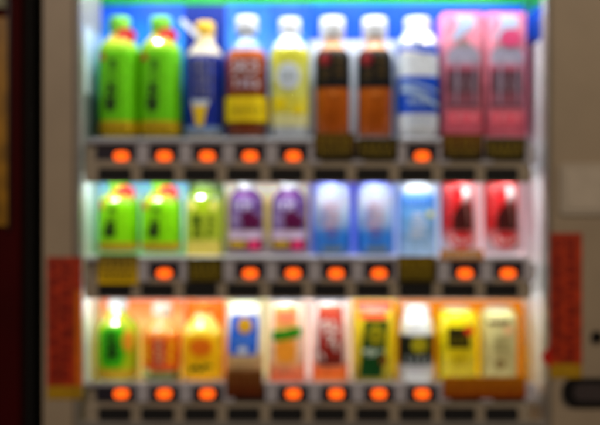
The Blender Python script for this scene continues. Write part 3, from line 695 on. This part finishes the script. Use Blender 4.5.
bm = bmesh.new(); rounded_plate(bm, 574, 384, 630, 401, -.0085, -.0061, 7, 8); sub(cr, 'flap', bm, mat('flap_grey', (70, 62, 62), rough=.3, coat=.3))

# posters
RED = mat('poster_red', (186, 52, 6), rough=.5, vary=.25, scale=45); PYEL = mat('poster_yellow', (185, 142, 5), rough=.5, vary=.08)
def poster(label, x0, y0, x1, y1, yy, seed, edge=None):
    Y = -.0016; e = empty('poster', P((x0 + x1) / 2, y1, Y)); tag(e, label, 'poster')
    bm = bmesh.new(); pbox(bm, x0, y0, x1, yy, Y, -.0004); link('red_panel', bm, RED, e)
    bm = bmesh.new(); pbox(bm, x0, yy, x1, y1, Y, -.0004); link('yellow_strip', bm, PYEL, e)
    if edge:
        bm = bmesh.new(); pbox(bm, edge[0], edge[1], edge[2], edge[3], Y - .0006, Y - .0001); link('orange_edge', bm, mat('poster_orange', (236, 120, 10), rough=.4, coat=.3), e)
    bm = bmesh.new(); k = 0
    cols = 2 if edge is None else 2
    for c in range(cols):
        xw = (x1 - x0 - 8) / cols
        for (wd, pts) in text_line(x0 + 3 + c * (xw + 1), y0 + 5, xw * .8, yy - y0 - 9, 2.2, 8 + c, seed + 40 * c, True):
            (a, b), (c2, d) = pts[0], pts[-1]; L = math.hypot(c2 - a, d - b) or 1; nx, ny = -(d - b) / L * wd / 2, (c2 - a) / L * wd / 2
            q = Y - .0002 - .00001 * k; k += 1
            bm.faces.new([bm.verts.new(P(a + nx, b + ny, q)), bm.verts.new(P(a - nx, b - ny, q)), bm.verts.new(P(c2 - nx, d - ny, q)), bm.verts.new(P(c2 + nx, d + ny, q))])
    link('lettering', bm, mat('poster_ink', (130, 16, 4), rough=.5), e)
    return e
poster('narrow red poster with an orange edge, left of the lit display', 47, 257, 75.4, 399, 386, 500, None)
bm = bmesh.new()
e = [o for o in COL.objects if o.name == 'poster'][0]
pbox(bm, 75.6, 290, 82, 386, -.0062, -.0045); link('orange_edge', bm, mat('poster_orange', (236, 120, 10), rough=.4, coat=.3), e)
bm = bmesh.new(); pbox(bm, 75.6, 257, 82, 289.6, -.0062, -.0045); link('red_edge', bm, RED, e)
bm = bmesh.new(); pbox(bm, 75.6, 386.4, 82, 399, -.0062, -.0045); link('yellow_edge', bm, PYEL, e)
e = poster('narrow red poster with a small red arrow, right of the lit display', 550, 233, 582, 378, 364, 600, None)
bm = bmesh.new(); t3 = [(550.5, 345), (550.5, 369), (540.5, 357)]
f = [bm.verts.new(P(x, y, -.0052)) for x, y in t3]; g = [bm.verts.new(P(x, y, -.0042)) for x, y in t3]
bm.faces.new(f); bm.faces.new(g); [bm.faces.new((f[i], f[(i+1) % 3], g[(i+1) % 3], g[i])) for i in range(3)]
link('arrow', bm, mat('arrow_red', (200, 12, 16), rough=.4), e)

# ------------------------------------------------------------------ neighbour machine
NV = empty('neighbouring_machine', (-.95, .3, -1.2)); tag(NV, 'dark red vending machine with a dim amber panel at the far left', 'vending machine')
bm = bmesh.new(); nx1 = P(19.5, 0).x
box(bm, (nx1 - .9, .0, MB), (nx1, .6, .60)); link('cabinet', bm, mat('maroon_paint', (58, 0, 0), rough=.7, coat=0, spec=.1, vary=.1, scale=8), NV)
bm = bmesh.new(); xa = P(8.5, 0).x
box(bm, (nx1 - .86, -.004, P(0, 226).z), (xa, .001, P(0, 18).z)); pn = link('amber_panel', bm, mat('amber_panel', (160, 112, 4), rough=.4, vary=.3, scale=24), NV)
bm = bmesh.new(); box(bm, (nx1 - .86, -.004, P(0, 8).z), (P(6, 0).x, .001, .52)); link('olive_panel', bm, mat('olive_panel', (120, 116, 78), rough=.4, vary=.2), NV)
bm = bmesh.new(); box(bm, (xa, -.006, P(0, 230).z), (xa + .004, .001, .53)); link('panel_trim', bm, mat('dark_trim', (40, 16, 6), rough=.4), NV)
bm = bmesh.new(); box(bm, (nx1 + .0006, .02, MB), (nx1 + .012, .58, .58)); link('gap_shade_sheet', bm, mat('gap_shade_black', (5, 4, 5), rough=.9), NV)  # black sheet over the maroon side, standing in for shade in the gap

# setting
bm = bmesh.new(); box(bm, (-30, -30, MB - .06), (30, 30, MB - .0)); tag(link('ground', bm, mat('paving', (92, 90, 86), rough=.85, vary=.2, scale=14, bump=.4)), kind='structure')
bm = bmesh.new(); box(bm, (-8, .70, MB + .004), (8, .9, 3.2)); tag(link('wall', bm, mat('back_wall', (30, 28, 27), rough=.9, vary=.15, scale=5, bump=.4)), 'dark wall seen only in the gap between the two machines', 'wall', kind='structure')

# ------------------------------------------------------------------ light
w = bpy.data.worlds.new('World'); S.world = w; w.use_nodes = True
nt = w.node_tree; bg = nt.nodes['Background']; sky = nt.nodes.new('ShaderNodeTexSky'); sky.sky_type = 'NISHITA'; sky.sun_disc = False
sky.sun_elevation = math.radians(1.0); sky.sun_rotation = math.radians(200)
nt.links.new(sky.outputs['Color'], bg.inputs['Color']); bg.inputs['Strength'].default_value = .004
def area(name, loc, target, sx, sy, power, col):
    l = bpy.data.lights.new(name, 'AREA'); l.shape = 'RECTANGLE'; l.size = sx; l.size_y = sy; l.energy = power; l.color = col
    o = bpy.data.objects.new(name, l); COL.objects.link(o); o.location = loc
    o.rotation_euler = (Vector(target) - Vector(loc)).to_track_quat('-Z', 'Y').to_euler(); return o
area('added_fill_light', (1.7, -3.0, 2.3), (.2, 0, 0), .8, .8, 46, (1, .79, .57))  # unseen warm lamp added to light the front panels
area('added_fill_light', (-1.9, -3.0, 2.2), (-.3, 0, 0), .8, .8, 34, (1, .88, .82))  # weaker neutral lamp added to lighten the left panel

cam = bpy.data.cameras.new('camera'); co = bpy.data.objects.new('camera', cam); COL.objects.link(co)
co.location = (0, -D, 0); co.rotation_euler = (math.radians(90), 0, 0)
cam.sensor_width = 36; cam.lens = 50; cam.clip_start = .02; cam.clip_end = 200
cam.dof.use_dof = True; cam.dof.focus_distance = .739; cam.dof.aperture_fstop = 2.6; cam.dof.aperture_blades = 0
S.camera = co
S.view_settings.view_transform = 'Standard'; S.view_settings.look = 'None'; S.view_settings.exposure = 0; S.view_settings.gamma = 1
S.render.engine = 'CYCLES'; S.cycles.use_denoising = True; S.cycles.max_bounces = 8; S.cycles.sample_clamp_indirect = 0; S.cycles.sample_clamp_direct = 0
